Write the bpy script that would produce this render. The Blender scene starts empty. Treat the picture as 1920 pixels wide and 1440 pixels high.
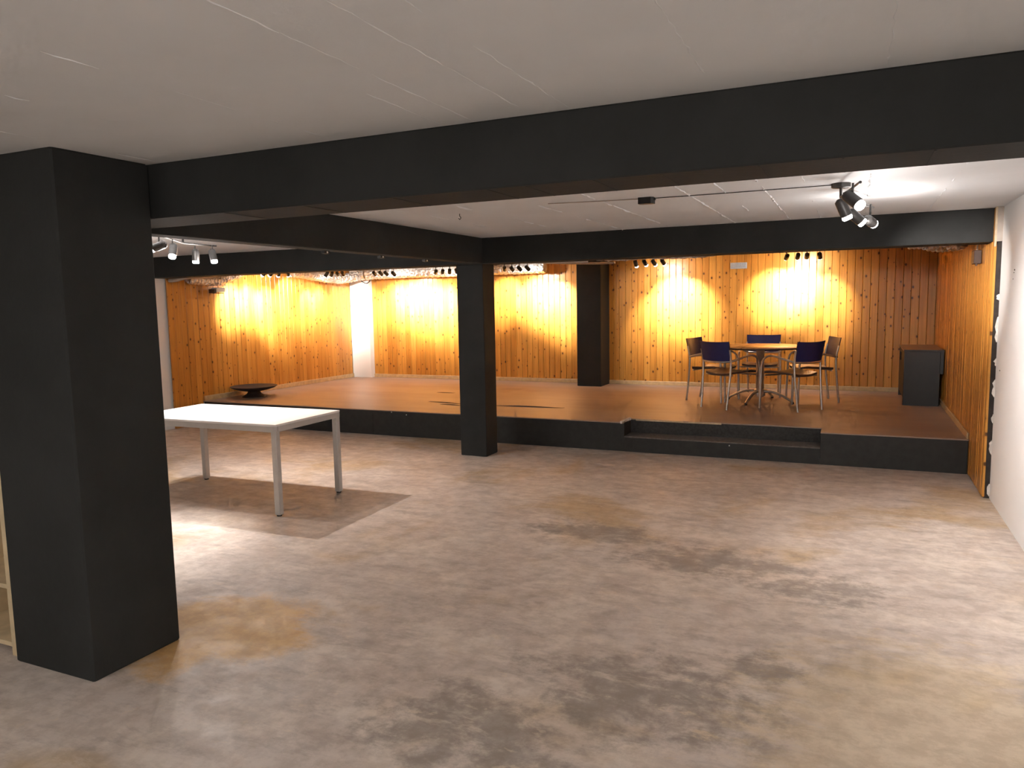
import bpy, math, random
from mathutils import Vector, Matrix, Quaternion, noise
random.seed(7)
C = bpy.context.scene.collection
SC = bpy.context.scene

# ------------------------------------------------------------------ camera
YAW, PIT, ROL, FPX, CAMH = 0.4302, 0.1077, -0.0184, 1407.0, 1.65
f_ = Vector((-math.sin(YAW)*math.cos(PIT), math.cos(YAW)*math.cos(PIT), -math.sin(PIT)))
r_ = f_.cross(Vector((0, 0, 1))).normalized(); u_ = r_.cross(f_)
rr = math.cos(ROL)*r_ + math.sin(ROL)*u_; uu = math.cos(ROL)*u_ - math.sin(ROL)*r_
cd = bpy.data.cameras.new('camera'); cam = bpy.data.objects.new('camera', cd); C.objects.link(cam)
M = Matrix((rr, uu, -f_)).transposed().to_4x4(); M.translation = Vector((0, 0, CAMH)); cam.matrix_world = M
cd.sensor_width = 36; cd.lens = 36*FPX/1920; cd.clip_start = 0.05; cd.clip_end = 100
SC.camera = cam

# ------------------------------------------------------------------ world, exposure
w = bpy.data.worlds.new('world'); SC.world = w; w.use_nodes = True
w.node_tree.nodes['Background'].inputs[0].default_value = (0, 0, 0, 1)
w.node_tree.nodes['Background'].inputs[1].default_value = 0
SC.view_settings.view_transform = 'Standard'; SC.view_settings.look = 'None'
SC.view_settings.exposure = 0.0; SC.view_settings.gamma = 1.0
SC.view_settings.use_curve_mapping = False
SC.cycles.use_denoising = True
SC.cycles.max_bounces = 6; SC.cycles.diffuse_bounces = 4; SC.cycles.glossy_bounces = 3
SC.cycles.use_adaptive_sampling = True; SC.cycles.adaptive_threshold = .14; SC.cycles.adaptive_min_samples = 12
SC.cycles.sample_clamp_indirect = 6.0

# lamp strengths (watts per bulb) and bulb tints
W_STAGE, W_LEFT, W_RIGHT, W_FRONT = 400.0, 135.0, 90.0, 42.0
TINT_STAGE, TINT_BAY, TINT_FRONT = (1.0, .93, .84), (1.0, .94, .90), (1.0, .955, .91)

# ------------------------------------------------------------------ measured layout
XL, XR, YN, YB = -8.56, 1.0237, -3.0, 11.61      # wall planes
ZC, ZS, YS = 2.327, 0.3255, 7.913                 # ceiling, stage floor, stage front
XWL, XWR, YWB = -8.525, 0.9713, 11.594            # faces of the boarding
YLE, YRE = 7.392, 7.015                           # where the boarding begins on left and right wall

# ------------------------------------------------------------------ materials
def mat(name):
    m = bpy.data.materials.new(name); m.use_nodes = True
    nt = m.node_tree; b = nt.nodes['Principled BSDF']
    return m, nt, b
def N(nt, typ, **kw):
    n = nt.nodes.new(typ)
    for k, v in kw.items():
        if k in n.inputs: n.inputs[k].default_value = v
        else: setattr(n, k, v)
    return n
def mixc(nt, fac, a, b, blend='MIX'):
    n = nt.nodes.new('ShaderNodeMix'); n.data_type = 'RGBA'; n.blend_type = blend
    for sock, v in ((0, fac), (6, a), (7, b)):
        if hasattr(v, 'links') or hasattr(v, 'is_output'): nt.links.new(v, n.inputs[sock])
        else: n.inputs[sock].default_value = (*v, 1) if isinstance(v, tuple) and len(v) == 3 else v
    return n.outputs[2]
def math_(nt, op, a, b=None, clamp=False):
    n = nt.nodes.new('ShaderNodeMath'); n.operation = op; n.use_clamp = clamp
    for i, v in enumerate((a, b)):
        if v is None: continue
        if hasattr(v, 'is_output'): nt.links.new(v, n.inputs[i])
        else: n.inputs[i].default_value = v
    return n.outputs[0]
def ramp(nt, v, p0, p1, c0=0.0, c1=1.0):
    n = nt.nodes.new('ShaderNodeMapRange'); n.interpolation_type = 'SMOOTHSTEP'
    nt.links.new(v, n.inputs[0]); n.inputs[1].default_value = p0; n.inputs[2].default_value = p1
    n.inputs[3].default_value = c0; n.inputs[4].default_value = c1
    return n.outputs[0]
def noise_(nt, vec, scale, detail=4, rough=.55, dist=0.0):
    n = N(nt, 'ShaderNodeTexNoise', Scale=scale, Detail=detail, Roughness=rough, Distortion=dist)
    if vec is not None: nt.links.new(vec, n.inputs['Vector'])
    return n.outputs[0]
def mapping(nt, vec, scale=(1, 1, 1), loc=(0, 0, 0), rot=(0, 0, 0)):
    n = nt.nodes.new('ShaderNodeMapping'); nt.links.new(vec, n.inputs[0])
    n.inputs[1].default_value = loc; n.inputs[2].default_value = rot; n.inputs[3].default_value = scale
    return n.outputs[0]
def objco(nt): return nt.nodes.new('ShaderNodeTexCoord').outputs['Object']
def geopos(nt): return nt.nodes.new('ShaderNodeNewGeometry').outputs['Position']
def bump(nt, b, h, strength=.3, dist=.01):
    n = N(nt, 'ShaderNodeBump', Strength=strength, Distance=dist)
    nt.links.new(h, n.inputs['Height']); nt.links.new(n.outputs[0], b.inputs['Normal'])
def plain(name, col, rough=.5, metal=0.0, var=.12, scale=30, bmp=0.0, spec=.5):
    m, nt, b = mat(name)
    v = noise_(nt, objco(nt), scale, 3)
    c = mixc(nt, ramp(nt, v, .3, .7), tuple(x*(1-var) for x in col), tuple(min(1, x*(1+var)) for x in col))
    nt.links.new(c, b.inputs['Base Color'])
    b.inputs['Roughness'].default_value = rough; b.inputs['Metallic'].default_value = metal
    b.inputs['Specular IOR Level'].default_value = spec
    if bmp: bump(nt, b, v, bmp, .004)
    return m
def emit(name, col, s):
    m, nt, b = mat(name)
    b.inputs['Base Color'].default_value = (.8, .8, .8, 1)
    b.inputs['Emission Color'].default_value = (*col, 1); b.inputs['Emission Strength'].default_value = s
    m.cycles.emission_sampling = 'NONE'
    return m

def m_floor():
    m, nt, b = mat('worn_concrete')
    P = geopos(nt)
    big = noise_(nt, P, .55, 5, .6, .6); mid = noise_(nt, mapping(nt, P, (1, 1.6, 1), (7, 3, 0)), 1.7, 8, .68, .4)
    fine = noise_(nt, P, 9, 8, .7); grit = noise_(nt, P, 60, 4, .6)
    c = mixc(nt, ramp(nt, big, .35, .65), (.41, .345, .298), (.47, .405, .36))
    c = mixc(nt, ramp(nt, mid, .45, .62), c, (.52, .45, .39))
    c = mixc(nt, ramp(nt, noise_(nt, mapping(nt, P, (1, 1, 1), (3, 9, 0)), .8, 4, .6, .5), .52, .66), c, (.405, .30, .19))
    # worn dark fields, each with its own ragged outline
    dark = None
    for (x, y, rx, ry) in ((-.75, 4.7, .95, .42), (-.15, 4.45, .5, .35), (-.75, 2.95, .75, .55), (-1.35, 2.45, .6, .45), (-1.7, 5.0, .7, .35), (-.35, 3.4, .3, .22)):
        d = nt.nodes.new('ShaderNodeVectorMath'); d.operation = 'LENGTH'
        nt.links.new(mapping(nt, P, (1/rx, 1/ry, 0), (-x/rx, -y/ry, 0)), d.inputs[0])
        v = ramp(nt, d.outputs['Value'], 1.25, .2)
        dark = v if dark is None else math_(nt, 'MAXIMUM', dark, v)
    rag = noise_(nt, mapping(nt, P, (1, 1.3, 1), (1, 2, 0)), 3.1, 9, .72, .3)
    field = math_(nt, 'ADD', math_(nt, 'MULTIPLY', dark, .42), rag)
    c = mixc(nt, math_(nt, 'MULTIPLY', ramp(nt, math_(nt, 'ADD', field, math_(nt, 'MULTIPLY', math_(nt, 'SUBTRACT', fine, .5), .55)), .66, .95), .82), c, (.225, .192, .168))
    st_ = noise_(nt, mapping(nt, P, (1, 3.2, 1), (2, 8, 0), (0, 0, .35)), 2.6, 9, .75, .2)
    c = mixc(nt, math_(nt, 'MULTIPLY', ramp(nt, st_, .50, .64), .45), c, (.27, .225, .195))
    c = mixc(nt, math_(nt, 'MULTIPLY', ramp(nt, st_, .46, .36), .45), c, (.57, .49, .42))
    # bare pale flakes in the worn fields
    fl = noise_(nt, mapping(nt, P, (1.2, 2.2, 1), (4, 4, 0)), 4.2, 7, .7, .2)
    c = mixc(nt, math_(nt, 'MULTIPLY', ramp(nt, fl, .60, .65), .6), c, (.52, .43, .34))
    d = nt.nodes.new('ShaderNodeVectorMath'); d.operation = 'LENGTH'
    nt.links.new(mapping(nt, P, (1/1.0, 1/1.2, 0), (-.35/1.0, -3.0/1.2, 0)), d.inputs[0])
    yl = math_(nt, 'ADD', ramp(nt, d.outputs['Value'], 1.3, .1), math_(nt, 'MULTIPLY', math_(nt, 'SUBTRACT', fl, .5), 1.8))
    c = mixc(nt, math_(nt, 'MULTIPLY', ramp(nt, yl, .3, .8), .5), c, (.50, .385, .225))
    # ochre rust stain beside the near pillar
    d = nt.nodes.new('ShaderNodeVectorMath'); d.operation = 'LENGTH'
    nt.links.new(mapping(nt, P, (1/.55, 1/.55, 0), (2.95/.55, -2.72/.55, 0)), d.inputs[0])
    oc = math_(nt, 'ADD', ramp(nt, d.outputs['Value'], 1.5, .1), math_(nt, 'MULTIPLY', math_(nt, 'SUBTRACT', mid, .5), 1.6))
    c = mixc(nt, math_(nt, 'MULTIPLY', ramp(nt, oc, .30, .70), .9), c, (.48, .275, .085))
    c = mixc(nt, ramp(nt, fine, .38, .62), c, (.80, .775, .75), 'MULTIPLY')
    c2 = mixc(nt, .55, c, c)
    tone = nt.nodes.new('ShaderNodeBrightContrast'); nt.links.new(c, tone.inputs[0]); tone.inputs[1].default_value = .105; tone.inputs[2].default_value = .16
    nt.links.new(tone.outputs[0], b.inputs['Base Color'])
    nt.links.new(ramp(nt, rag, .3, .7, .42, .66), b.inputs['Roughness'])
    b.inputs['Specular IOR Level'].default_value = .35
    h = math_(nt, 'ADD', math_(nt, 'MULTIPLY', grit, .25), fine); bump(nt, b, h, .12, .006)
    return m
def m_plaster(name, col, bscale=7.0, bs=.25, warm=(.9, .87, .83)):
    m, nt, b = mat(name); P = geopos(nt)
    n1 = noise_(nt, P, 1.3, 5, .6); n2 = noise_(nt, mapping(nt, P, (1, .35, 1)), bscale, 8, .62)
    c = mixc(nt, ramp(nt, n1, .3, .7), tuple(a*b_ for a, b_ in zip(col, warm)), col)
    nt.links.new(c, b.inputs['Base Color']); b.inputs['Roughness'].default_value = .8
    bump(nt, b, n2, bs, .012); return m
def m_dark():
    m, nt, b = mat('charcoal_paint'); P = geopos(nt)
    n1 = noise_(nt, P, 2.2, 6, .6); n2 = noise_(nt, P, 26, 6, .65)
    c = mixc(nt, ramp(nt, n1, .3, .7), (.0165, .017, .016), (.024, .0245, .0235))
    nt.links.new(c, b.inputs['Base Color']); b.inputs['Roughness'].default_value = .8
    b.inputs['Specular IOR Level'].default_value = .3
    bump(nt, b, n2, .3, .006); return m
def m_pine(name='varnished_pine', dark=(.44, .175, .026), light=(.62, .285, .055), gl=.32):
    m, nt, b = mat(name); O = objco(nt)
    rnd = nt.nodes.new('ShaderNodeObjectInfo').outputs['Random']
    off = nt.nodes.new('ShaderNodeCombineXYZ')
    nt.links.new(math_(nt, 'MULTIPLY', rnd, 37.0), off.inputs[0]); nt.links.new(math_(nt, 'MULTIPLY', rnd, 91.0), off.inputs[2])
    va = nt.nodes.new('ShaderNodeVectorMath'); va.operation = 'ADD'
    nt.links.new(O, va.inputs[0]); nt.links.new(off.outputs[0], va.inputs[1]); V = va.outputs[0]
    tone = math_(nt, 'FRACT', math_(nt, 'MULTIPLY', rnd, 17.31))
    c = mixc(nt, ramp(nt, tone, 0, 1, .12, .9), dark, light)
    # grain bending round the knots
    kv = N(nt, 'ShaderNodeTexVoronoi', Scale=1.0, Randomness=1.0); kv.feature = 'F1'; kv.voronoi_dimensions = '2D'
    sx = nt.nodes.new('ShaderNodeSeparateXYZ'); nt.links.new(V, sx.inputs[0]); cx_ = nt.nodes.new('ShaderNodeCombineXYZ')
    nt.links.new(math_(nt, 'MULTIPLY', sx.outputs[0], 11.0), cx_.inputs[0]); nt.links.new(math_(nt, 'MULTIPLY', sx.outputs[2], 7.5), cx_.inputs[1])
    nt.links.new(cx_.outputs[0], kv.inputs['Vector'])
    sep = nt.nodes.new('ShaderNodeSeparateColor'); nt.links.new(kv.outputs['Color'], sep.inputs[0])
    live = ramp(nt, sep.outputs[0], .50, .54); big = ramp(nt, sep.outputs[1], 0, 1, .05, .15)
    dd = math_(nt, 'DIVIDE', kv.outputs['Distance'], big)
    knot = math_(nt, 'MULTIPLY', ramp(nt, dd, 1.15, .65), live)
    halo = math_(nt, 'MULTIPLY', ramp(nt, dd, 2.6, .8), live)
    g = noise_(nt, mapping(nt, V, (55, 1, 1.6)), 1.0, 4, .6, .6)
    g2 = noise_(nt, mapping(nt, V, (14, 1, .7)), 1.0, 3, .5, .3)
    c = mixc(nt, math_(nt, 'MULTIPLY', ramp(nt, g, .42, .62), .35), c, tuple(x*.62 for x in dark))
    c = mixc(nt, math_(nt, 'MULTIPLY', ramp(nt, g2, .45, .7), .3), c, tuple(min(1, x*1.15) for x in light))
    c = mixc(nt, math_(nt, 'MULTIPLY', halo, .35), c, (.36, .12, .02))
    c = mixc(nt, math_(nt, 'MULTIPLY', knot, .92), c, (.06, .02, .006))
    nt.links.new(c, b.inputs['Base Color']); b.inputs['Roughness'].default_value = gl
    b.inputs['Specular IOR Level'].default_value = .4
    bump(nt, b, g, .06, .002); return m
def m_foil():
    m, nt, b = mat('crumpled_foil'); P = geopos(nt)
    v = N(nt, 'ShaderNodeTexVoronoi', Scale=26.0); nt.links.new(P, v.inputs['Vector'])
    n1 = noise_(nt, P, 16, 4, .7)
    nt.links.new(mixc(nt, ramp(nt, n1, .35, .65), (.58, .56, .55), (.86, .85, .84)), b.inputs['Base Color'])
    b.inputs['Metallic'].default_value = .9; b.inputs['Roughness'].default_value = .3
    bump(nt, b, math_(nt, 'ADD', v.outputs['Distance'], n1), .9, .03); return m
def m_stagefloor():
    m, nt, b = mat('brown_vinyl_sheet'); P = geopos(nt)
    n1 = noise_(nt, mapping(nt, P, (.5, 1.6, 1)), 1.4, 5, .6); n2 = noise_(nt, P, 40, 3)
    c = mixc(nt, ramp(nt, n1, .3, .7), (.275, .20, .16), (.34, .258, .21))
    c = mixc(nt, ramp(nt, n2, .3, .7, 0, .15), c, (.22, .16, .125))
    nt.links.new(c, b.inputs['Base Color']); b.inputs['Roughness'].default_value = .46
    bump(nt, b, n1, .15, .01); return m

FLOOR = m_floor(); CEIL = m_plaster('ceiling_limewash', (.70, .71, .725), 5.0, .3, (.94, .94, .94))
WHITE = m_plaster('white_wall_paint', (.80, .80, .795), 9.0, .12, (.97, .97, .97))
DARK = m_dark(); PINE = m_pine(); FOIL = m_foil(); VINYL = m_stagefloor()
BLACK = plain('black_stage_paint', (.020, .0195, .018), .6, 0, .2, 12, .2)
STEP = plain('grey_step_felt', (.040, .038, .036), .85, 0, .25, 40, .4)
TREAD = plain('lit_step_felt', (.125, .11, .10), .85, 0, .2, 30, .4)  # lighter than the riser felt: light on the tread put into its colour
RAWEDGE = plain('raw_wood_edge', (.55, .43, .28), .6, 0, .15, 20)
SKIRT = plain('pale_pine_skirting', (.52, .36, .19), .5, 0, .12, 14)
CHALK = plain('pale_plaster_edge', (.62, .57, .52), .85, 0, .2, 18, .5)
BATTEN = plain('dark_gap_timber', (.03, .022, .018), .9, 0, .3, 25, .5)
STEEL = plain('brushed_steel', (.56, .53, .50), .34, .85, .06, 50)
LAMPBODY = plain('grey_lamp_metal', (.055, .052, .05), .42, .5, .1, 60)
LAMPDARK = plain('black_lamp_metal', (.016, .015, .014), .45, .2, .1, 60)
BULB = emit('glowing_bulb', (1, .96, .92), 14.0)
DESKTOP = plain('white_laminate', (.80, .79, .78), .32, 0, .02, 8)
DESKLEG = plain('light_grey_steel', (.52, .505, .49), .42, .15, .03, 20)
RUBBER = plain('dark_rubber_foot', (.03, .028, .026), .7)
BLUE = plain('blue_moulded_shell', (.018, .024, .125), .36, 0, .1, 20)
SEATM = plain('brown_seat_pad', (.15, .085, .055), .4, 0, .15, 12)
SEATEDGE = plain('dark_seat_edge', (.045, .022, .016), .5)
BEECH = m_pine('beech_table_veneer', (.52, .31, .15), (.60, .38, .20), .3)
EDGE = plain('dark_table_edging', (.05, .026, .018), .45)
CABINET = plain('black_cabinet_board', (.013, .0105, .0095), .5, 0, .12, 18)
CABTOP = plain('brown_cabinet_top', (.20, .125, .085), .32, 0, .1, 10)
IRON = plain('dark_cast_iron', (.040, .030, .028), .55, .4, .2, 30, .3)
BIRCH = plain('birch_shelf_board', (.60, .47, .29), .5, 0, .12, 10)
BIRCHIN = plain('warm_shelf_back', (.42, .26, .12), .6, 0, .15, 8)
PIPE = plain('grey_plastic_pipe', (.42, .36, .31), .5, 0, .08, 12)
BROWNBOX = plain('brown_plastic_case', (.07, .035, .022), .5, 0, .1, 30)
GRILLEM = plain('grey_grille_plastic', (.45, .46, .48), .45, 0, .05, 40)
GRILLED = plain('dark_grille_recess', (.26, .27, .30), .7, 0, .1, 40)
PAPER = plain('white_paper', (.78, .76, .72), .8, 0, .03)

# ------------------------------------------------------------------ mesh helpers
class MB:
    def __init__(s): s.v = []; s.f = []; s.sm = []
    def add(s, vs, fs, smooth=False):
        o = len(s.v); s.v += [tuple(p) for p in vs]; s.f += [tuple(i+o for i in q) for q in fs]; s.sm += [smooth]*len(fs); return s
    def box(s, a, b, ch=0.0):
        (x0, y0, z0), (x1, y1, z1) = a, b
        if ch <= 0:
            return s.add([(x0,y0,z0),(x1,y0,z0),(x1,y1,z0),(x0,y1,z0),(x0,y0,z1),(x1,y0,z1),(x1,y1,z1),(x0,y1,z1)],
                  [(0,3,2,1),(4,5,6,7),(0,1,5,4),(1,2,6,5),(2,3,7,6),(3,0,4,7)])
        prof = [(x0+ch,y0),(x1-ch,y0),(x1,y0+ch),(x1,y1-ch),(x1-ch,y1),(x0+ch,y1),(x0,y1-ch),(x0,y0+ch)]
        cx, cy = (x0+x1)/2, (y0+y1)/2
        def inset(p): return (p[0]+(ch if p[0] < cx else -ch)*.7, p[1]+(ch if p[1] < cy else -ch)*.7)
        rings = [[(*inset(p), z0) for p in prof], [(*p, z0+ch) for p in prof], [(*p, z1-ch) for p in prof], [(*inset(p), z1) for p in prof]]
        return s.loft(rings)
    def loft(s, rings, cap=True, smooth=False, closed=True):
        n = len(rings[0]); vs = [p for r in rings for p in r]; fs = []
        m = n if closed else n-1
        for k in range(len(rings)-1):
            for i in range(m):
                j = (i+1) % n
                fs.append((k*n+i, k*n+j, (k+1)*n+j, (k+1)*n+i))
        s.add(vs, fs, smooth)
        if cap and closed:
            s.add(rings[0], [tuple(reversed(range(n)))]); s.add(rings[-1], [tuple(range(n))])
        return s
    def tube(s, path, r, n=10, cap=True, flat=1.0):
        path = [Vector(p) for p in path]; rs = r if isinstance(r, (list, tuple)) else [r]*len(path)
        rings = []; up = None
        for i, p in enumerate(path):
            t = (path[min(i+1, len(path)-1)] - path[max(i-1, 0)]).normalized()
            if up is None:
                up = Vector((0, 0, 1)) if abs(t.z) < .9 else Vector((1, 0, 0))
            a = t.cross(up)
            if a.length < 1e-4: a = t.cross(Vector((0, 1, 0)))
            a.normalize(); bb = a.cross(t).normalized(); up = bb
            rings.append([tuple(p + rs[i]*(math.cos(2*math.pi*k/n)*a + flat*math.sin(2*math.pi*k/n)*bb)) for k in range(n)])
        return s.loft(rings, cap, True)
    def lathe(s, prof, n=28, c=(0, 0, 0), ax=Vector((0, 0, 1)), smooth=True):
        q = Vector((0, 0, 1)).rotation_difference(Vector(ax).normalized()); c = Vector(c); rings = []
        for (r, z) in prof:
            rings.append([tuple(c + q @ Vector((r*math.cos(2*math.pi*k/n), r*math.sin(2*math.pi*k/n), z))) for k in range(n)])
        return s.loft(rings, True, smooth)
    def prism(s, poly, z0, z1):
        n = len(poly)
        s.add([(x, y, z0) for x, y in poly]+[(x, y, z1) for x, y in poly],
              [tuple(reversed(range(n))), tuple(range(n, 2*n))]+[(i, (i+1) % n, n+(i+1) % n, n+i) for i in range(n)]); return s
    def mesh(s, name, m):
        me = bpy.data.meshes.new(name); me.from_pydata(s.v, [], s.f); me.update()
        me.polygons.foreach_set('use_smooth', s.sm); me.materials.append(m)
        import bmesh
        bm = bmesh.new(); bm.from_mesh(me); bmesh.ops.recalc_face_normals(bm, faces=bm.faces); bm.to_mesh(me); bm.free()
        return me
    def build(s, name, m, parent=None, loc=None, rz=0.0):
        o = bpy.data.objects.new(name, s.mesh(name, m)); C.objects.link(o)
        if parent: o.parent = parent
        if loc is not None: o.location = loc
        if rz: o.rotation_euler = (0, 0, rz)
        return o
def tag(o, label=None, cat=None, group=None, kind=None):
    for k, v in (('label', label), ('category', cat), ('group', group), ('kind', kind)):
        if v: o[k] = v
    return o
def thing(name, label, cat, loc=(0, 0, 0), rz=0.0, group=None):
    o = bpy.data.objects.new(name, None); C.objects.link(o); o.empty_display_size = .1
    o.location = loc; o.rotation_euler = (0, 0, rz)
    return tag(o, label, cat, group)
def copy_tree(o, parent=None):
    c = o.copy(); C.objects.link(c); c.parent = parent
    for ch in list(o.children): copy_tree(ch, c)
    return c
def bez(pts, n=8):
    """Catmull-Rom through points"""
    P = [Vector(p) for p in pts]; P = [2*P[0]-P[1]] + P + [2*P[-1]-P[-2]]; out = []
    for i in range(1, len(P)-2):
        for k in range(n):
            t = k/n; a, b, c, d = P[i-1], P[i], P[i+1], P[i+2]
            out.append(.5*((2*b)+(c-a)*t+(2*a-5*b+4*c-d)*t*t+(3*b-a-3*c+d)*t**3))
    out.append(P[-2]); return out

# ------------------------------------------------------------------ room shell
tag(MB().box((XL-.2, YN-.2, -.2), (XR+.2, YB+.2, 0)).build('floor', FLOOR), 'blotchy worn pinkish grey concrete floor', 'floor', kind='structure')
ceil = tag(MB().box((XL-.2, YN-.2, ZC), (XR+.2, YB+.2, ZC+.2)).build('ceiling', CEIL), 'pale limewashed concrete ceiling with board joints', 'ceiling', kind='structure')
wl = tag(MB().box((XL-.2, YN-.2, 0), (XL, YB+.2, ZC)).build('wall_left', WHITE), 'left wall, white in front and pine boarded on stage', 'wall', kind='structure')
wr = tag(MB().box((XR, YN-.2, 0), (XR+.2, YB+.2, ZC)).build('wall_right', WHITE), 'right wall, white in front and pine boarded on stage', 'wall', kind='structure')
wb = tag(MB().box((XL, YB, 0), (XR, YB+.2, ZC)).build('wall_back', BATTEN), 'back wall of stage clad in orange pine boards', 'wall', kind='structure')
tag(MB().box((XL, YN-.2, 0), (XR, YN, ZC)).build('wall_front', WHITE), 'plain white wall at the near end of room', 'wall', kind='structure')

# formwork ridges on the ceiling: broken thin fins of concrete left by the shuttering boards
def ridge(x, y0, y1, dens, seed, wd=.005, h=.0026):
    rnd = random.Random(seed); m = MB(); y = y0
    while y < y1:
        L = rnd.uniform(.05, .35)
        if rnd.random() < dens:
            ww = wd*rnd.uniform(.5, 1.5); hh = h*rnd.uniform(.5, 1.6); k = max(2, int(L/.04)); e = min(y+L, y1)
            rings = []
            for i in range(k+1):
                yy = y+(e-y)*i/k; xx = x+rnd.uniform(-.004, .004); s_ = rnd.uniform(.5, 1.2) if 0 < i < k else .15
                rings.append([(xx-ww*s_, yy, ZC+.002), (xx, yy, ZC-hh*s_), (xx+ww*s_, yy, ZC+.002)])
            m.loft(rings, True)
        y += L
    if m.v: m.build('board_ridge', CEIL, ceil)
for i, (x, dn, wd) in enumerate(((-2.95, .5, .005), (-2.45, .45, .004), (-1.96, .6, .004), (-1.45, .7, .006), (-1.32, .55, .005), (-1.09, .6, .004), (-.937, .85, .009), (-.436, .97, .008), (.065, .9, .004), (.56, .5, .004))):
    ridge(x, .5, 2.56, dn*.9, 10+i, wd*.8, .002)
for i, (x, dn, wd) in enumerate(((-3.0, .6, .004), (-2.55, .5, .004), (-2.05, .7, .005), (-1.6, .95, .008), (-1.01, .95, .01), (-.78, .5, .004), (-.545, .9, .011), (-.3, .4, .005), (.05, .7, .007), (.5, .8, .008))):
    ridge(x, 2.92, 7.08, dn, 40+i, wd, .0055)

# beams and columns
def dbox(name, a, b, label, cat, ch=.006, m=DARK):
    return tag(MB().box(a, b, ch).build(name, m), label, cat, kind='structure')
b1 = dbox('beam', (XL, 2.586, 2.077), (XR, 2.898, ZC), 'long charcoal beam crossing the whole room nearest the viewer', 'beam')
for i, x in enumerate((-2.6, -2.15, -1.7, -1.28, -1.12, -.86, -.62, -.3, -.05, .2, .47, .75)):
    MB().box((x-.003, 2.60, 2.0752), (x+.003, 2.885, 2.0775)).build('soffit_ridge', DARK, b1)
B2B = 2.068
b2 = dbox('beam', (-3.712, 2.898, B2B), (-3.566, 7.14, ZC), 'charcoal cross beam running back from near beam to column', 'beam')
b3 = dbox('beam', (XL, 7.09, 2.062), (XR-.022, 7.40, ZC), 'charcoal beam above the front edge of stage', 'beam')
dbox('column', (-3.586, 2.108, 0), (-3.043, 2.582, ZC), 'massive charcoal pillar in left foreground', 'column', .008)
dbox('column', (-3.902, 7.132, 0), (-3.588, 7.405, 2.062), 'slim charcoal column in front of the stage edge', 'column', .006)
dbox('column', (-3.982, 11.155, ZS), (-3.589, YWB+.01, ZC), 'charcoal pilaster against the boarded back wall', 'column', .006)
dbox('column', (-8.532, 11.48, ZS), (-8.124, YWB+.01, ZC), 'white pilaster in far left corner of stage', 'column', .004, WHITE)

# ------------------------------------------------------------------ pine boarding: one object per board
def board_mesh(wd, z0, z1, th=.016):
    """local x across the board, local -y is its face"""
    h = wd/2-.0012; g = .005
    prof = [(-h, th), (-h, g), (-h+g, 0), (h-g, 0), (h, g), (h, th)]
    return MB().loft([[(x, y, z0) for x, y in prof], [(x, y, z1) for x, y in prof]]).mesh('board', PINE)
PITCH = .1
def boards(parent, p0, p1, z0, z1, rz, skip=()):
    p0, p1 = Vector(p0), Vector(p1); L = (p1-p0).length; n = max(1, round(L/PITCH)); wd = L/n; d = (p1-p0)/L
    me = board_mesh(wd, 0, z1-z0)
    rnd = random.Random(int(L*1000))
    for i in range(n):
        c = p0+d*(wd*(i+.5))
        if any(a < c.x < b for a, b in skip): continue
        nrm = Vector((math.sin(rz), -math.cos(rz), 0))
        o = bpy.data.objects.new('board', me); C.objects.link(o); o.parent = parent
        o.location = (c.x+nrm.x*rnd.uniform(-.0025, .0015), c.y+nrm.y*rnd.uniform(-.0025, .0015), z0); o.rotation_euler = (0, 0, rz)
boards(wb, (-8.124, YWB, 0), (XWR, YWB, 0), ZS, ZC, 0.0, skip=((-3.99, -3.58),))
boards(wl, (XWL, YLE, 0), (XWL, YS, 0), 0, ZC, math.pi/2)
boards(wl, (XWL, YS, 0), (XWL, 11.47, 0), ZS, ZC, math.pi/2)
boards(wr, (XWR, YRE, 0), (XWR, YS, 0), .012, ZC-.006, -math.pi/2)
boards(wr, (XWR, YS, 0), (XWR, YWB, 0), ZS, ZC, -math.pi/2)
# torn end of the right-hand boarding: dark gap, pale edge strip, lumps of plaster
MB().box((XWR+.017, YRE+.004, 0), (XR+.002, YRE+.03, ZC)).build('gap_batten', BATTEN, wr)
MB().box((XWR-.002, YRE-.012, 2.02), (XWR+.012, YRE+.002, ZC)).build('edge_strip', RAWEDGE, wr)
MB().box((XWR+.012, YRE-.012, 2.06), (XR+.002, YRE+.006, ZC)).build('edge_strip', PIPE, wr)
rnd = random.Random(5)
for (z, h) in ((.02, .10), (.36, .12), (.62, .07), (.83, .14), (1.08, .06), (1.27, .2), (1.60, .05)):
    m = MB(); rings = []; k = 5
    for i in range(k+1):
        zz = z+h*i/k; e = rnd.uniform(.008, .022)*(0.4 if i in (0, k) else 1)
        rings.append([(XR-e, YRE-.004, zz), (XR+.002, YRE-.010, zz), (XR+.002, YRE+.006, zz), (XR-e*.8, YRE+.006, zz)])
    m.loft(rings).build('plaster_lump', CHALK, wr)
for (y, z, s_) in ((6.431, 1.819, .010), (6.45, 1.80, .006), (6.473, 1.755, .005), (6.823, 1.06, .008), (5.9, 1.5, .005)):
    MB().lathe([(.001, 0), (s_*.6, 0), (s_*.5, .004), (.0005, .005)], 8, (XR, y, z), Vector((-1, 0, 0))).build('nail_hole', BATTEN, wr)

# skirtings on the stage
def skirt(name, a, b, label): return tag(MB().box(a, b, .004).build(name, SKIRT), label, 'baseboard', kind='structure')
skirt('baseboard_back', (-8.124, YWB-.016, ZS), (-3.982, YWB, ZS+.062), 'pale pine skirting under back boards, left of dark pilaster')
skirt('baseboard_back', (-3.589, YWB-.016, ZS), (XWR, YWB, ZS+.062), 'pale pine skirting under back boards, right of dark pilaster')
skirt('baseboard_left', (XWL, YS+.01, ZS), (XWL+.016, 11.48, ZS+.07), 'pale pine skirting along the left stage wall')
skirt('baseboard_right', (XWR-.016, YS+.01, ZS), (XWR, YWB-.016, ZS+.062), 'pale pine skirting along the right stage wall')

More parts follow.
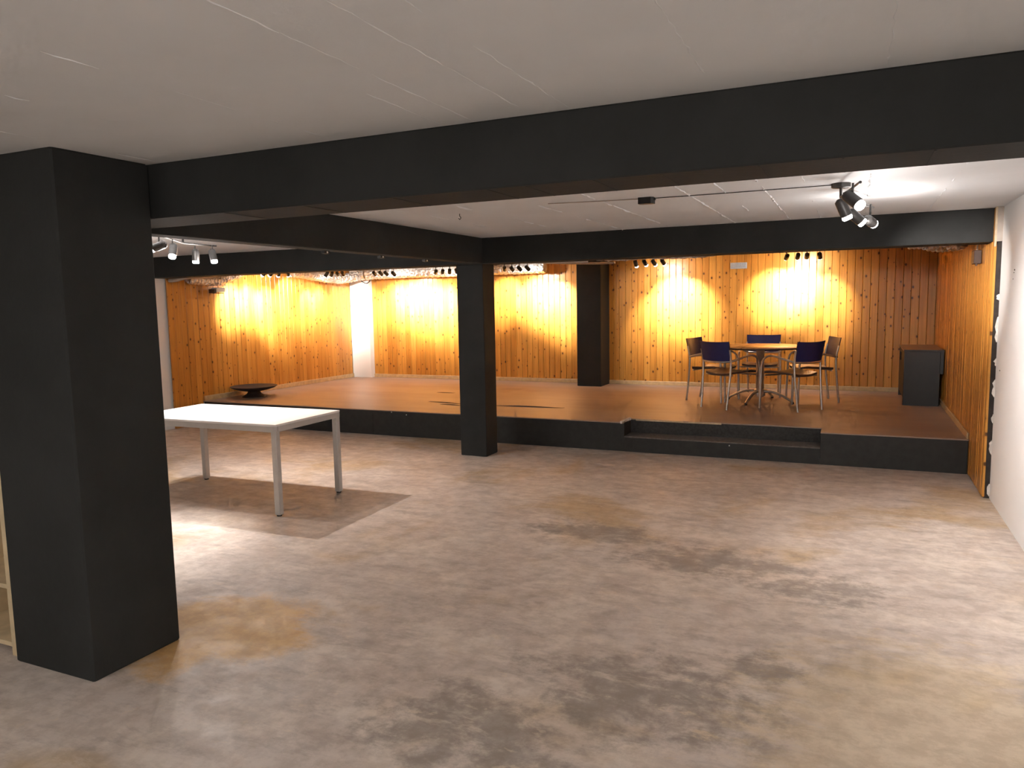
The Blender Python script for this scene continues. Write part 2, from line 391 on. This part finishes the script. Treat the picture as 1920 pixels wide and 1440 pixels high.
# ------------------------------------------------------------------ stage
NA, NB, YNB, ZST = -2.285, -.288, 8.184, .170
st = tag(MB().prism([(XWL, YS+.02), (NA-.02, YS+.02), (NA-.02, YNB+.02), (NB+.02, YNB+.02), (NB+.02, YS+.02), (XWR, YS+.02), (XWR, YWB), (XWL, YWB)], 0, ZS-.012).build('floor_stage', BLACK),
         'raised wooden stage with brown floor and black front', 'stage', kind='structure')
def fp(a, b): return MB().box(a, b, .002).build('front_panel', BLACK, st)
xs = [XWL+.002, -7.1, -5.6, -4.1, NA]
for i in range(4): fp((xs[i], YS, 0), (xs[i+1]-.0015, YS+.02, ZS-.012))
fp((NA, YS, 0), (NB, YS+.02, ZST-.012)); fp((NB+.0015, YS, 0), (XWR-.002, YS+.02, ZS-.012))
MB().box((NA, YNB, ZST-.02), (NB, YNB+.02, ZS-.012), .002).build('step_riser', STEP, st)
MB().box((NA-.02, YS+.001, ZST-.02), (NA, YNB+.01, ZS-.012)).build('step_cheek', BLACK, st)
MB().box((NB, YS+.001, ZST-.02), (NB+.02, YNB+.01, ZS-.012)).build('step_cheek', BLACK, st)
MB().box((NA, YS-.004, ZST-.014), (NB, YNB+.002, ZST), .003).build('step_tread', TREAD, st)
# vinyl covering, its front edge uneven and slightly curling
def cover_edge(pts, seed):
    rnd = random.Random(seed); out = []
    for (a, b) in zip(pts[:-1], pts[1:]):
        L = math.dist(a, b); n = max(1, int(L/.12))
        for i in range(n):
            t = i/n; out.append((a[0]+(b[0]-a[0])*t, a[1]+(b[1]-a[1])*t))
    out.append(pts[-1]); return out
m = MB()
def strip(pts, seed, back):
    e = cover_edge(pts, seed); rows = []
    for i, (x, y) in enumerate(e):
        nz = noise.noise((x*1.7, y*1.7, seed*3.1)); n2 = noise.noise((x*5.1, seed, 0))
        lift = max(0, nz)*.012; yo = n2*.006
        rows.append([(x, y-.010+yo, ZS-.012+lift*.4), (x, y-.010+yo, ZS-.002+lift), (x, y+.05, ZS+.0005+lift*.3), (x, back, ZS), (x, back, ZS-.0115)])
    m.loft(rows, False, False, False)
strip([(XWL, YS), (NA-.001, YS)], 1, YNB+.25); strip([(NA-.001, YNB), (NB+.001, YNB)], 2, YNB+.25); strip([(NB+.001, YS), (XWR, YS)], 3, YNB+.25)
m.box((XWL, YNB+.249, ZS-.0115), (XWR, YWB, ZS))
m.build('floor_covering', VINYL, st)
# chipped pale edge at the left end of the step
MB().loft([[(NA-.040, YS-.016, ZS-.016), (NA-.022, YS-.016, ZS-.016), (NA-.020, YS-.014, ZS+.010), (NA-.044, YS-.010, ZS+.012)], [(NA-.016, YNB-.02, ZS-.012), (NA+.008, YNB-.02, ZS-.012), (NA+.008, YNB-.018, ZS+.016), (NA-.016, YNB-.014, ZS+.018)]]).build('edge_trim', CHALK, st)
MB().box((NA+.06, YNB-.012, ZS-.02), (NA+1.0, YNB-.002, ZS-.002), .002).build('edge_trim', RAWEDGE, st)
# loosened seams standing up in the covering
for (x0, y0, x1, y1, h) in ((-5.30, 8.80, -4.70, 8.70, .010), (-5.0, 8.60, -4.65, 8.57, .010), (-5.72, 9.75, -5.43, 9.757, .007), (-4.25, 8.69, -3.30, 8.74, .014)):
    rows = []
    for i in range(9):
        t = i/8; x = x0+(x1-x0)*t; y = y0+(y1-y0)*t; hh = h*math.sin(math.pi*min(1, max(.03, t)))*1.0+.001
        rows.append([(x, y-.012, ZS+.0004), (x, y-.010, ZS+hh), (x, y-.006, ZS+hh), (x, y+.05, ZS+.0004)])
    MB().loft(rows, True).build('lifted_seam', EDGE, st)
for (x, z) in ((-5.095, .279), (-1.161, .134), (-5.316, .303)):
    MB().lathe([(.0005, 0), (.007, 0), (.006, .004), (.0005, .005)], 10, (x, YS, z), Vector((0, -1, 0))).build('screw_head', PAPER, st)

# ------------------------------------------------------------------ white desk
t = thing('desk', 'white rectangular desk standing behind the left pillar', 'desk', (-4.91, 4.886, 0), math.radians(1.6))
HW, HD, HT = .80, .42, .737
MB().box((-HW, -HD, HT-.016), (HW, HD, HT), .002).build('tabletop', DESKTOP, t)
for s_ in (-1, 1):
    a, b = sorted((s_*(HD-.001), s_*(HD-.028))); MB().box((-HW+.001, a, HT-.062), (HW-.001, b, HT-.016), .002).build('apron', DESKLEG, t)
    a, b = sorted((s_*(HW-.001), s_*(HW-.028))); MB().box((a, -HD+.03, HT-.062), (b, HD-.03, HT-.016), .002).build('apron', DESKLEG, t)
    for q in (-1, 1):
        cx, cy = s_*(HW-.027), q*(HD-.027)
        lg = MB().box((cx-.025, cy-.025, .012), (cx+.025, cy+.025, HT-.05), .004).build('leg', DESKLEG, t)
        MB().lathe([(.019, 0), (.021, .003), (.021, .012)], 14, (cx, cy, 0)).build('foot', RUBBER, lg)

# ------------------------------------------------------------------ round table
rt = thing('round_table', 'round beech topped table with steel pedestal on stage', 'table', (-1.105, 10.07, ZS))
tp = MB().lathe([(.001, .693), (.555, .693), (.57, .697), (.57, .714), (.566, .718), (.001, .718)], 56).build('tabletop', BEECH, rt)
MB().lathe([(.5705, .696), (.573, .698), (.573, .710), (.5705, .712)], 56).build('edge_band', EDGE, tp)
MB().lathe([(.05, .06), (.052, .07), (.050, .66), (.09, .675), (.09, .692)], 24).build('column', STEEL, rt)
MB().lathe([(.066, .075), (.068, .085), (.068, .155), (.052, .165)], 24).build('hub', STEEL, rt)
for k in range(4):
    a = math.radians(74+90*k); d = Vector((math.cos(a), math.sin(a), 0))
    path = bez([d*.05+Vector((0, 0, .135)), d*.16+Vector((0, 0, .135)), d*.29+Vector((0, 0, .095)), d*.43+Vector((0, 0, .020))], 6)
    ft = MB().tube(path, [.026-.007*i/(len(path)-1) for i in range(len(path))], 10, True, .75).build('foot', STEEL, rt)
    MB().lathe([(.016, 0), (.018, .003), (.014, .018)], 12, d*.425).build('glide', RUBBER, ft)

# ------------------------------------------------------------------ armchairs: local front is +y
def make_chair():
    t = thing('armchair', 'x', 'chair', group='armchairs around the round table')
    # seat: thin dished sheet with rounded corners
    rows = []; nx, ny = 12, 8
    def seat(off, th):
        vs = []; m = MB(); g = []
        for j in range(ny+1):
            row = []
            for i in range(nx+1):
                u, v = -1+2*i/nx, -1+2*j/ny
                hw = .215+.02*v; x = u*hw; y = .0+v*.215
                if abs(u) > .8 and abs(v) > .7: x *= 1-.05*(abs(v)-.7)/.3
                z = .435+.012*u*u-.02*(1-u*u)*(.6-.4*v)*.5-(.02*max(0, v-.6)/.4)+.012*v
                row.append((x, y, z))
            g.append(row)
        top = [[(x, y, z+off) for x, y, z in r] for r in g]; bot = [[(x, y, z+off-th) for x, y, z in r] for r in g]
        m.loft(top, False, True, False); m.loft(bot, False, True, False)
        ring_t = top[0]+[r[-1] for r in top[1:]]+top[-1][-2::-1]+[r[0] for r in top[-2:0:-1]]
        ring_b = bot[0]+[r[-1] for r in bot[1:]]+bot[-1][-2::-1]+[r[0] for r in bot[-2:0:-1]]
        m.loft([ring_t, ring_b], False, False); return m
    st_ = seat(.012, .012).build('seat', SEATM, t)
    seat(-.0005, .014).build('seat_shell', SEATEDGE, st_)
    # back shell: curved sheet leaning back
    def shell(th, sc, oy):
        m = MB(); F, B = [], []
        for j in range(7):
            v = j/6; z = .588+.222*v; rf, rb = [], []
            for i in range(13):
                u = -1+i/6; hw = (.212+.012*v)*sc
                x = u*hw; y = -.235-.045*v-.045*(1-u*u)+oy
                zz = z-.010*(1-u*u)*(1-v)+.008*u*u*v
                rf.append((x, y, .699+(zz-.699)*sc)); rb.append((x, y-th, .699+(zz-.699)*sc))
            F.append(rf); B.append(rb)
        m.loft(F, False, True, False); m.loft(B, False, True, False)
        rt_ = F[0]+[r[-1] for r in F[1:]]+F[-1][-2::-1]+[r[0] for r in F[-2:0:-1]]
        rb_ = B[0]+[r[-1] for r in B[1:]]+B[-1][-2::-1]+[r[0] for r in B[-2:0:-1]]
        m.loft([rt_, rb_], False); return m
    bk = shell(.010, 1.0, 0).build('backrest', BLUE, t)
    shell(.006, 1.018, -.002).build('rim', SEATEDGE, bk)
    R = .013
    for s_ in (-1, 1):
        MB().tube(bez([(s_*.198, -.285, .0), (s_*.203, -.262, .2), (s_*.212, -.240, .42), (s_*.214, -.236, .585), (s_*.222, -.262, .72)], 4), R, 10).build('leg', STEEL, t)
        MB().tube(bez([(s_*.272, .235, .0), (s_*.270, .228, .25), (s_*.268, .222, .46), (s_*.268, .215, .52)], 4), R+.001, 10).build('leg', STEEL, t)
        MB().tube(bez([(s_*.268, .215, .52), (s_*.267, .190, .590), (s_*.266, .115, .637), (s_*.262, .02, .640), (s_*.250, -.10, .613), (s_*.235, -.19, .592), (s_*.210, -.236, .578)], 6), R, 10).build('armrest', STEEL, t)
    MB().tube(bez([(-.210, -.236, .578), (-.13, -.272, .572), (0, -.286, .570), (.13, -.272, .572), (.210, -.236, .578)], 6), R, 10).build('back_rail', STEEL, t)
    for y, hw, z in ((-.19, .205, .408), (.17, .262, .405)):
        MB().tube([(-hw, y, z), (-hw*.5, y, z-.004), (hw*.5, y, z-.004), (hw, y, z)], .010, 8).build('seat_rail', STEEL, t)
    return t
chair = make_chair()
SP = [((-1.40, 9.50), (.527, .85), 'blue backed steel armchair, front left one seen from behind'),
      ((-.685, 9.53), (-.785, .62), 'blue backed steel armchair, front right one seen from behind'),
      ((-1.69, 10.06), (.963, -.269), 'blue backed steel armchair at far left side of round table'),
      ((-.505, 10.31), (-.945, -.328), 'blue backed steel armchair at far right side, nearest black cabinet'),
      ((-1.165, 10.72), (0, -1), 'blue backed steel armchair facing viewer from behind round table')]
for i, ((x, y), (dx, dy), lab) in enumerate(SP):
    o = chair if i == 0 else copy_tree(chair)
    o.location = (x, y, ZS); o.rotation_euler = (0, 0, math.atan2(dy, dx)-math.pi/2); o['label'] = lab

# ------------------------------------------------------------------ black cabinet
cb = thing('cabinet', 'black low cabinet in right corner of stage', 'cabinet', (0, 0, ZS))
X0, X1, Y0, Y1, H = .542, .925, 10.2, 11.28, .675
MB().box((X0, Y0, 0), (X1, Y0+.02, H-.022), .002).build('side_panel', CABINET, cb)
MB().box((X0, Y1-.02, 0), (X1, Y1, H-.022), .002).build('side_panel', CABINET, cb)
MB().box((X0+.022, Y0+.02, .08), (X1, Y1-.02, H-.022)).build('body', CABINET, cb)
MB().box((X0+.06, Y0+.02, 0), (X1-.03, Y1-.02, .08)).build('plinth', CABINET, cb)
for k in range(2):
    a = Y0+.022+k*.519; d = MB().box((X0+.002, a, .085), (X0+.021, a+.514, H-.03), .002).build('door', CABINET, cb)
    MB().tube([(X0-.012, a+(.46 if k == 0 else .05), H-.16), (X0-.012, a+(.46 if k == 0 else .05), H-.06)], .005, 8).build('handle', LAMPDARK, d)
MB().box((X0-.004, Y0-.004, H-.022), (X1+.037, Y1, H), .002).build('top', CABTOP, cb)
MB().box((X0-.005, Y0-.0055, H-.021), (X1+.0375, Y0-.0035, H-.001)).build('edge_band', CABINET, cb)
MB().box((X1, Y0-.002, H-.29), (X1+.036, Y1, H-.022), .002).build('back_ledge', CABINET, cb)

# ------------------------------------------------------------------ fire bowl
fb = thing('fire_bowl', 'wide dark iron bowl on a flared foot on stage', 'bowl', (-8.16, 8.53, ZS))
MB().lathe([(.001, .105), (.06, .107), (.16, .118), (.25, .135), (.318, .153), (.338, .163), (.340, .158), (.30, .134), (.22, .108), (.13, .088), (.08, .082), (.001, .08)], 40).build('dish', IRON, fb)
MB().lathe([(.175, 0), (.178, .006), (.15, .02), (.105, .05), (.085, .082), (.09, .09), (.001, .09)], 32).build('stand', IRON, fb)

# ------------------------------------------------------------------ bookcase behind the near pillar
bc = thing('bookcase', 'open birch bookcase beside the massive near pillar', 'bookcase', (-4.62, 2.14, 0))
for x in (0, .49, .955): MB().box((x, 0, 0), (x+(.045 if x > .9 else .028), .33, 1.86), .001).build('upright', BIRCH, bc)
for z in (.04, .33, .70, 1.06, 1.42, 1.83):
    for x in (.028, .518): MB().box((x, .004, z), (x+(.437 if x > .1 else .462), .32, z+.022), .001).build('shelf', BIRCH, bc)
MB().box((.002, .32, .02), (.998, .329, 1.855)).build('back_panel', BIRCHIN, bc)

# ------------------------------------------------------------------ spotlight fittings
def spot(pos, d, power, tint, size=62, blend=.75, r=.014):
    l = bpy.data.lights.new('bulb_light', 'SPOT'); l.energy = power; l.color = tint; l.spot_size = math.radians(size); l.spot_blend = blend; l.shadow_soft_size = r
    o = bpy.data.objects.new('bulb_light', l); C.objects.link(o); o.location = pos
    o.rotation_euler = Vector(d).to_track_quat('-Z', 'Y').to_euler(); return o
def glow(pos, power, tint, r=.03):
    l = bpy.data.lights.new('bulb_light', 'POINT'); l.energy = power; l.color = tint; l.shadow_soft_size = r
    o = bpy.data.objects.new('bulb_light', l); C.objects.link(o); o.location = pos; return o
def fitting(label, canopy, arms, heads, mt, power, tint, size=62, blend=.75, sc=1.0, ZB=2.262, spill=0.0, wide=0.0, prot=.022):
    """canopy (x,y); arms = list of ((x,y),(x,y)); heads = (position, aim point, power factor)"""
    t = thing('spotlight_bar', label, 'spotlight', (canopy[0], canopy[1], ZC), group='four lamp ceiling spotlight bars')
    def P(p): return (p[0]-canopy[0], p[1]-canopy[1], p[2]-ZC)
    MB().lathe([(.052*sc, 0), (.052*sc, -.022), (.046*sc, -.026), (.008, -.028), (.008, ZB-ZC)], 24).build('canopy', mt, t)
    for a, b in arms:
        MB().tube([P((*a, ZB)), P((*b, ZB))], .0075*sc, 8).build('arm', mt, t)
    for ih, (pos, aim, k, *own) in enumerate(heads):
        sz = own[0] if own else size; pos = Vector(pos); d = (Vector(aim)-pos).normalized()
        q = lambda z: P(pos+d*z)
        L = .045*sc
        h = MB().lathe([(.012*sc, -L-.012*sc), (.028*sc, -L), (.030*sc, -L+.01), (.030*sc, L-.008), (.0285*sc, L)], 20, P(pos), d).build('lamp_head', mt, t)
        MB().tube([P((pos.x, pos.y, ZB)), P((pos.x, pos.y, min(ZB-.005, pos.z+.03*sc))), P(pos-d*L*.5)], .0055*sc, 8).build('stem', mt, h)
        MB().lathe([(.0265*sc, L-.002), (.0275*sc, L+prot*.65*sc), (.023*sc, L+prot*sc), (.001, L+prot*1.08*sc)], 18, P(pos), d).build('bulb', BULB, h)
        o = spot(pos+d*(L+.024*sc+.012), d, power*k, tint, sz, blend)
        if spill: glow(pos+d*(L+.06*sc), power*k*spill, tint)
        if wide and ih in (1, 2): spot(pos+d*(L+.024*sc+.012), d, power*k*wide, tint, 150, 1.0, .02)
    return t
# stage bars: heads measured along each bar, aimed at the boards
def sbar(label, hs, ts, ks=(1, 1, 1, 1), power=None, size=56, prot=.004):
    c = ((hs[1][0]+hs[2][0])/2, (hs[1][1]+hs[2][1])/2)
    fitting(label, c, [((hs[0][0], hs[0][1]), c), (c, (hs[3][0], hs[3][1]))], [(h, a, k) for h, a, k in zip(hs, ts, ks)], LAMPDARK, power or W_STAGE, TINT_STAGE, size, 1.0, wide=.085, prot=prot)
W_ = 11.57
sbar('black spotlight bar above round table on stage', [(-.874, 10.85, 2.195), (-.733, 10.85, 2.20), (-.62, 10.85, 2.20), (-.461, 10.85, 2.195)],
     [(-1.105, W_, 1.74), (-.90, W_, 1.74), (-.74, W_, 1.77), (-.40, W_, 1.60)], (1.1, 1.2, 1.2, .55))
sbar('black spotlight bar just right of the dark pilaster', [(-2.953, 10.85, 2.19), (-2.818, 10.85, 2.195), (-2.685, 10.85, 2.19), (-2.552, 10.85, 2.195)],
     [(-2.86, 11.5, 1.35), (-2.62, W_, 1.60), (-2.46, W_, 1.66), (-2.30, W_, 1.58)], (.5, .8, 1.1, .9), prot=.022)
sbar('black spotlight bar before end of foil duct, left of dark pilaster', [(-5.071, 10.85, 2.185), (-4.942, 10.85, 2.18), (-4.813, 10.85, 2.18), (-4.677, 10.85, 2.18)],
     [(-5.38, W_, 1.75), (-4.89, W_, 1.72), (-4.60, W_, 1.65), (-4.40, W_, 1.60)], (.9, 1, 1.2, 1.1))
sbar('black spotlight bar partly hidden by the slim column', [(-6.324, 10.85, 2.18), (-6.193, 10.85, 2.182), (-6.063, 10.85, 2.18), (-5.934, 10.85, 2.18)],
     [(-6.95, W_, 1.66), (-6.70, W_, 1.66), (-6.5, W_, 1.60), (-6.15, W_, 1.52)], (1, 1.1, 1.1, 1))
sbar('black spotlight bar just right of the white corner pilaster', [(-7.536, 10.85, 2.19), (-7.405, 10.85, 2.19), (-7.297, 10.85, 2.185), (-7.147, 10.85, 2.175)],
     [(-7.62, W_, 1.72), (-7.40, W_, 1.76), (-7.2, W_, 1.75), (-7.02, W_, 1.66)], (.7, .8, 1, 1))
sbar('black spotlight bar left of the white corner pilaster', [(-8.16, 10.35, 2.185), (-8.05, 10.35, 2.185), (-7.93, 10.35, 2.185), (-7.82, 10.35, 2.185)],
     [(-8.52, 10.25, 1.70), (-8.52, 10.62, 1.68), (-8.42, 11.45, 1.65), (-8.20, 11.47, 1.50)], (.45, .5, .55, .6))
sbar('spotlight bar by left stage wall, its two lit bulbs showing below beam', [(-7.9, 8.60, 2.150), (-7.9, 8.74, 2.150), (-7.9, 8.90, 2.150), (-7.9, 9.10, 2.150)],
     [(-8.52, 8.55, 1.72), (-8.52, 8.90, 1.72), (-8.52, 9.28, 1.62), (-8.52, 9.95, 1.72)], (1.0, 1.1, 1.2, 1.0), prot=.022)
# left bay bar (over the desk) and right bay bar, aimed into the room
fitting('grey spotlight bar glaring over the white desk', (-5.30, 4.80), [((-5.30, 4.80), (-4.90, 4.22)), ((-5.30, 4.80), (-5.33, 5.20))],
        [((-4.90, 4.21, 2.135), (-6.6, 3.6, 1.5), .5, 90), ((-5.06, 4.477, 2.125), (-4.6, 3.6, .0), 1.9, 50), ((-5.415, 5.036, 2.125), (-5.6, 5.1, 0), .35, 110), ((-5.30, 5.124, 2.125), (-4.7, 5.05, 0), 1.0, 118)],
        LAMPBODY, W_LEFT, TINT_BAY, 95, .9, 1.05, 2.215, .12)
fitting('grey spotlight bar glaring at the white right wall', (-.105, 5.02), [((-.105, 5.02), (.0, 4.42)), ((-.105, 5.02), (.085, 5.72))],
        [((-.035, 4.43, 2.160), (.8, 3.9, 1.35), 1.2), ((-.085, 4.80, 2.155), (.75, 5.2, .2), 1.0), ((-.022, 5.33, 2.155), (1.0, 5.7, 1.2), 1.0), ((.065, 5.50, 2.135), (.97, 7.75, 1.62), 2.6, 44)],
        LAMPBODY, W_RIGHT, TINT_BAY, 95, .9, 1.05, 2.245, .04)
# the same kind of bar hangs in the near part of the room, behind the viewer
fitting('grey spotlight bar over the near right end of room', (-.2, -1.2), [((-.2, -1.2), (-.5, -1.2)), ((-.2, -1.2), (.1, -1.2))],
        [((-.48, -1.2, 2.16), (-1.6, 1.6, .0), 1), ((-.3, -1.2, 2.16), (-.4, 1.6, 0), 1), ((-.1, -1.2, 2.16), (.5, 1.6, 0), 1), ((.08, -1.2, 2.16), (.9, 0.4, 0.6), 1)],
        LAMPBODY, W_FRONT, TINT_FRONT, 120, 1.0, 1.05, 2.245, .3)
fitting('grey spotlight bar over the near left end of room', (-3.6, -.9), [((-3.6, -.9), (-3.9, -.9)), ((-3.6, -.9), (-3.3, -.9))],
        [((-3.88, -.9, 2.16), (-4.6, 1.6, .0), 1), ((-3.7, -.9, 2.16), (-3.6, 1.6, 0), 1), ((-3.5, -.9, 2.16), (-2.8, 1.6, 0), 1), ((-3.32, -.9, 2.16), (-2.0, 1.2, 0), 1)],
        LAMPBODY, W_FRONT*.45, TINT_FRONT, 120, 1.0, 1.05, 2.245, .3)

# ------------------------------------------------------------------ ducts, pipes, cables
def duct(label, pts, r, seed, step=.035, corr=.004, nz=.010, caps=True):
    path = bez(pts, 10); P = []; acc = 0
    for a, b in zip(path[:-1], path[1:]):
        k = max(1, int((b-a).length/step))
        for i in range(k): P.append(a.lerp(b, i/k))
    P.append(path[-1]); m = MB(); rings = []; n = 18; up = Vector((0, 0, 1))
    for i, p in enumerate(P):
        t = (P[min(i+1, len(P)-1)]-P[max(i-1, 0)]).normalized(); a = t.cross(up).normalized(); b = a.cross(t)
        ring = []
        for k in range(n):
            an = 2*math.pi*k/n
            rr_ = r+corr*(1 if i % 2 else -1)+nz*noise.noise((p.x*9+math.cos(an)*1.6, p.y*9+math.sin(an)*1.6, p.z*9+seed))
            ring.append(tuple(p+rr_*(math.cos(an)*a+math.sin(an)*b)))
        rings.append(ring)
    m.loft(rings, caps, False)
    return tag(m.build('ventilation_duct', FOIL), label, 'duct')
duct('crumpled foil duct running along the top of back wall', [(-8.02, 11.30, 2.195), (-7.2, 11.31, 2.20), (-6.2, 11.31, 2.195), (-5.3, 11.30, 2.20), (-4.56, 11.29, 2.20)], .085, 1)
duct('foil duct bending from left stage wall into the corner', [(-8.36, 9.75, 2.215), (-8.38, 10.2, 2.18), (-8.39, 10.75, 2.135), (-8.36, 11.08, 2.135), (-8.20, 11.27, 2.18), (-8.06, 11.30, 2.20)], .085, 2)
duct('short foil duct sagging by left wall near the stage edge', [(-8.36, 7.62, 2.055), (-8.37, 7.9, 2.035), (-8.37, 8.15, 2.04), (-8.36, 8.42, 2.11), (-8.33, 8.62, 2.19)], .062, 3)
duct('torn foil duct end beneath beam by right wall', [(.46, 8.62, 2.185), (.66, 8.6, 2.155), (.86, 8.58, 2.135), (.90, 8.5, 2.16)], .062, 4, .03, .005, .022)
duct('flattened foil duct lying along back of stage beam', [(-2.45, 7.462, 2.118), (-2.0, 7.462, 2.108), (-1.5, 7.462, 2.106), (-1.05, 7.462, 2.13)], .054, 5, .04, .003, .012)
def pipe(name, label, cat, pts, r, m, n=10, k=8): return tag(MB().tube(bez(pts, k), r, n).build(name, m), label, cat)
pipe('pipe', 'grey plastic pipe bending down beside the left wall duct', 'pipe', [(-8.52, 7.445, 2.035), (-8.40, 7.445, 2.04), (-8.31, 7.50, 2.065), (-8.265, 7.64, 2.085), (-8.265, 7.96, 2.085)], .026, PIPE)
pp = pipe('pipe', 'thin pale pipe along the ceiling toward dark pilaster', 'pipe', [(-4.5, 10.6, 2.255), (-3.95, 10.62, 2.225), (-3.55, 10.62, 2.205), (-3.2, 10.63, 2.20)], .018, PIPE)
for x, y, z in ((-4.3, 10.61, 2.25), (-3.3, 10.628, 2.21)): MB().box((x-.008, y-.021, z-.012), (x+.008, y+.021, ZC)).build('hanger', PIPE, pp)
pipe('pipe', 'long pale pipe hung behind the stage beam', 'pipe', [(-3.2, 7.414, 2.075), (-2.95, 7.414, 2.066), (-2.75, 7.414, 2.062), (-2.52, 7.414, 2.062)], .014, PIPE)
pipe('cable', 'black cable loop hanging on the white pilaster', 'cable', [(-8.225, 11.40, 2.13), (-8.215, 11.43, 2.085), (-8.13, 11.44, 2.052), (-8.05, 11.43, 2.085), (-8.035, 11.40, 2.13)], .008, LAMPDARK)
pipe('cable', 'thin cable across ceiling from junction box to right spotlights', 'cable', [(-1.30, 5.012, ZC-.005), (-.8, 5.02, ZC-.006), (-.15, 5.02, ZC-.006)], .003, LAMPDARK, 6)
pipe('cable', 'thin pale cable on ceiling left of junction box', 'cable', [(-1.95, 4.90, ZC-.004), (-1.6, 4.96, ZC-.005), (-1.34, 5.0, ZC-.005)], .0035, PIPE, 6)
jb = thing('junction_box', 'black junction box on the ceiling right of cross beam', 'junction box', (-1.285, 4.99, ZC))
MB().prism([(-.05, -.03), (.035, -.03), (.05, -.012), (.05, .03), (-.035, .03), (-.05, .015)], -.042, 0).build('case', LAMPDARK, jb)
MB().box((.035, -.006, -.02), (.06, .012, -.006), .001).build('cable_gland', LAMPDARK, jb)
hk = MB().tube(bez([(0, 0, .002), (0, 0, -.018), (.010, 0, -.030), (0, 0, -.042), (-.010, 0, -.032)], 5), .0025, 6).build('ceiling_hook', LAMPDARK, None, (-2.75, 5.10, ZC))
tag(hk, 'small wire hook in the ceiling beside cross beam', 'hook')
for i, (y, lab) in enumerate(((4.66, 'small black cable clip on cross beam, nearest of three'), (5.40, 'small black cable clip on cross beam, middle of three'), (6.12, 'small black cable clip on cross beam, closest to slim column'))):
    c = thing('cable_clip', lab, 'clip', (-3.675, y, B2B), group='cable clips under the cross beam')
    MB().box((-.018, -.03, -.022), (.018, .03, .001), .003).build('body', LAMPDARK, c)
    MB().lathe([(.0005, 0), (.008, 0), (.007, .003), (.0005, .004)], 10, (.018, 0, -.011), Vector((1, 0, 0))).build('screw', PAPER, c)
# ventilation grille on the back boards
gr = thing('vent_grille', 'grey three panel vent grille high on back boards', 'vent', (-1.60, YWB, 2.135))
MB().box((-.118, -.018, -.045), (.118, .002, .045), .004).build('frame', GRILLEM, gr)
for k in range(3):
    x = -.075+.075*k; p = MB().box((x-.031, -.021, -.036), (x+.031, -.0175, .036)).build('panel', GRILLED, gr)
    for j in range(5): MB().box((x-.029, -.026, -.033+.0145*j), (x+.029, -.020, -.0255+.0145*j)).build('slat', GRILLEM, p)
# small wall box on right boards
sb = thing('wall_sensor', 'small brown sensor box hung on the right boarded wall', 'sensor', (XWR, 7.72, 1.975))
MB().box((-.06, -.075, -.062), (0, .075, .055), .005).build('case', BROWNBOX, sb)
MB().box((-.045, -.07, -.080), (-.03, -.055, -.062)).build('lug', BROWNBOX, sb)
MB().tube(bez([(-.03, -.02, .05), (-.032, -.05, .10), (-.015, -.10, .13)], 5), .007, 8).build('cable', PIPE, sb)
# small floodlight under the left duct
fl = thing('floodlight', 'small white floodlight under the left wall duct', 'floodlight', (-8.40, 8.12, 1.895))
MB().box((-.05, -.02, -.012), (.06, .14, .05), .006).build('housing', PAPER, fl)
MB().box((-.06, -.06, -.028), (.05, -.02, .03), .003).build('end_cap', BROWNBOX, fl)
MB().box((-.02, -.03, -.034), (.01, .16, -.022), .002).build('bracket', BROWNBOX, fl)
MB().tube([(-.06, .05, .03), (-.122, .05, .034)], .006, 6).build('hanger', LAMPDARK, fl)
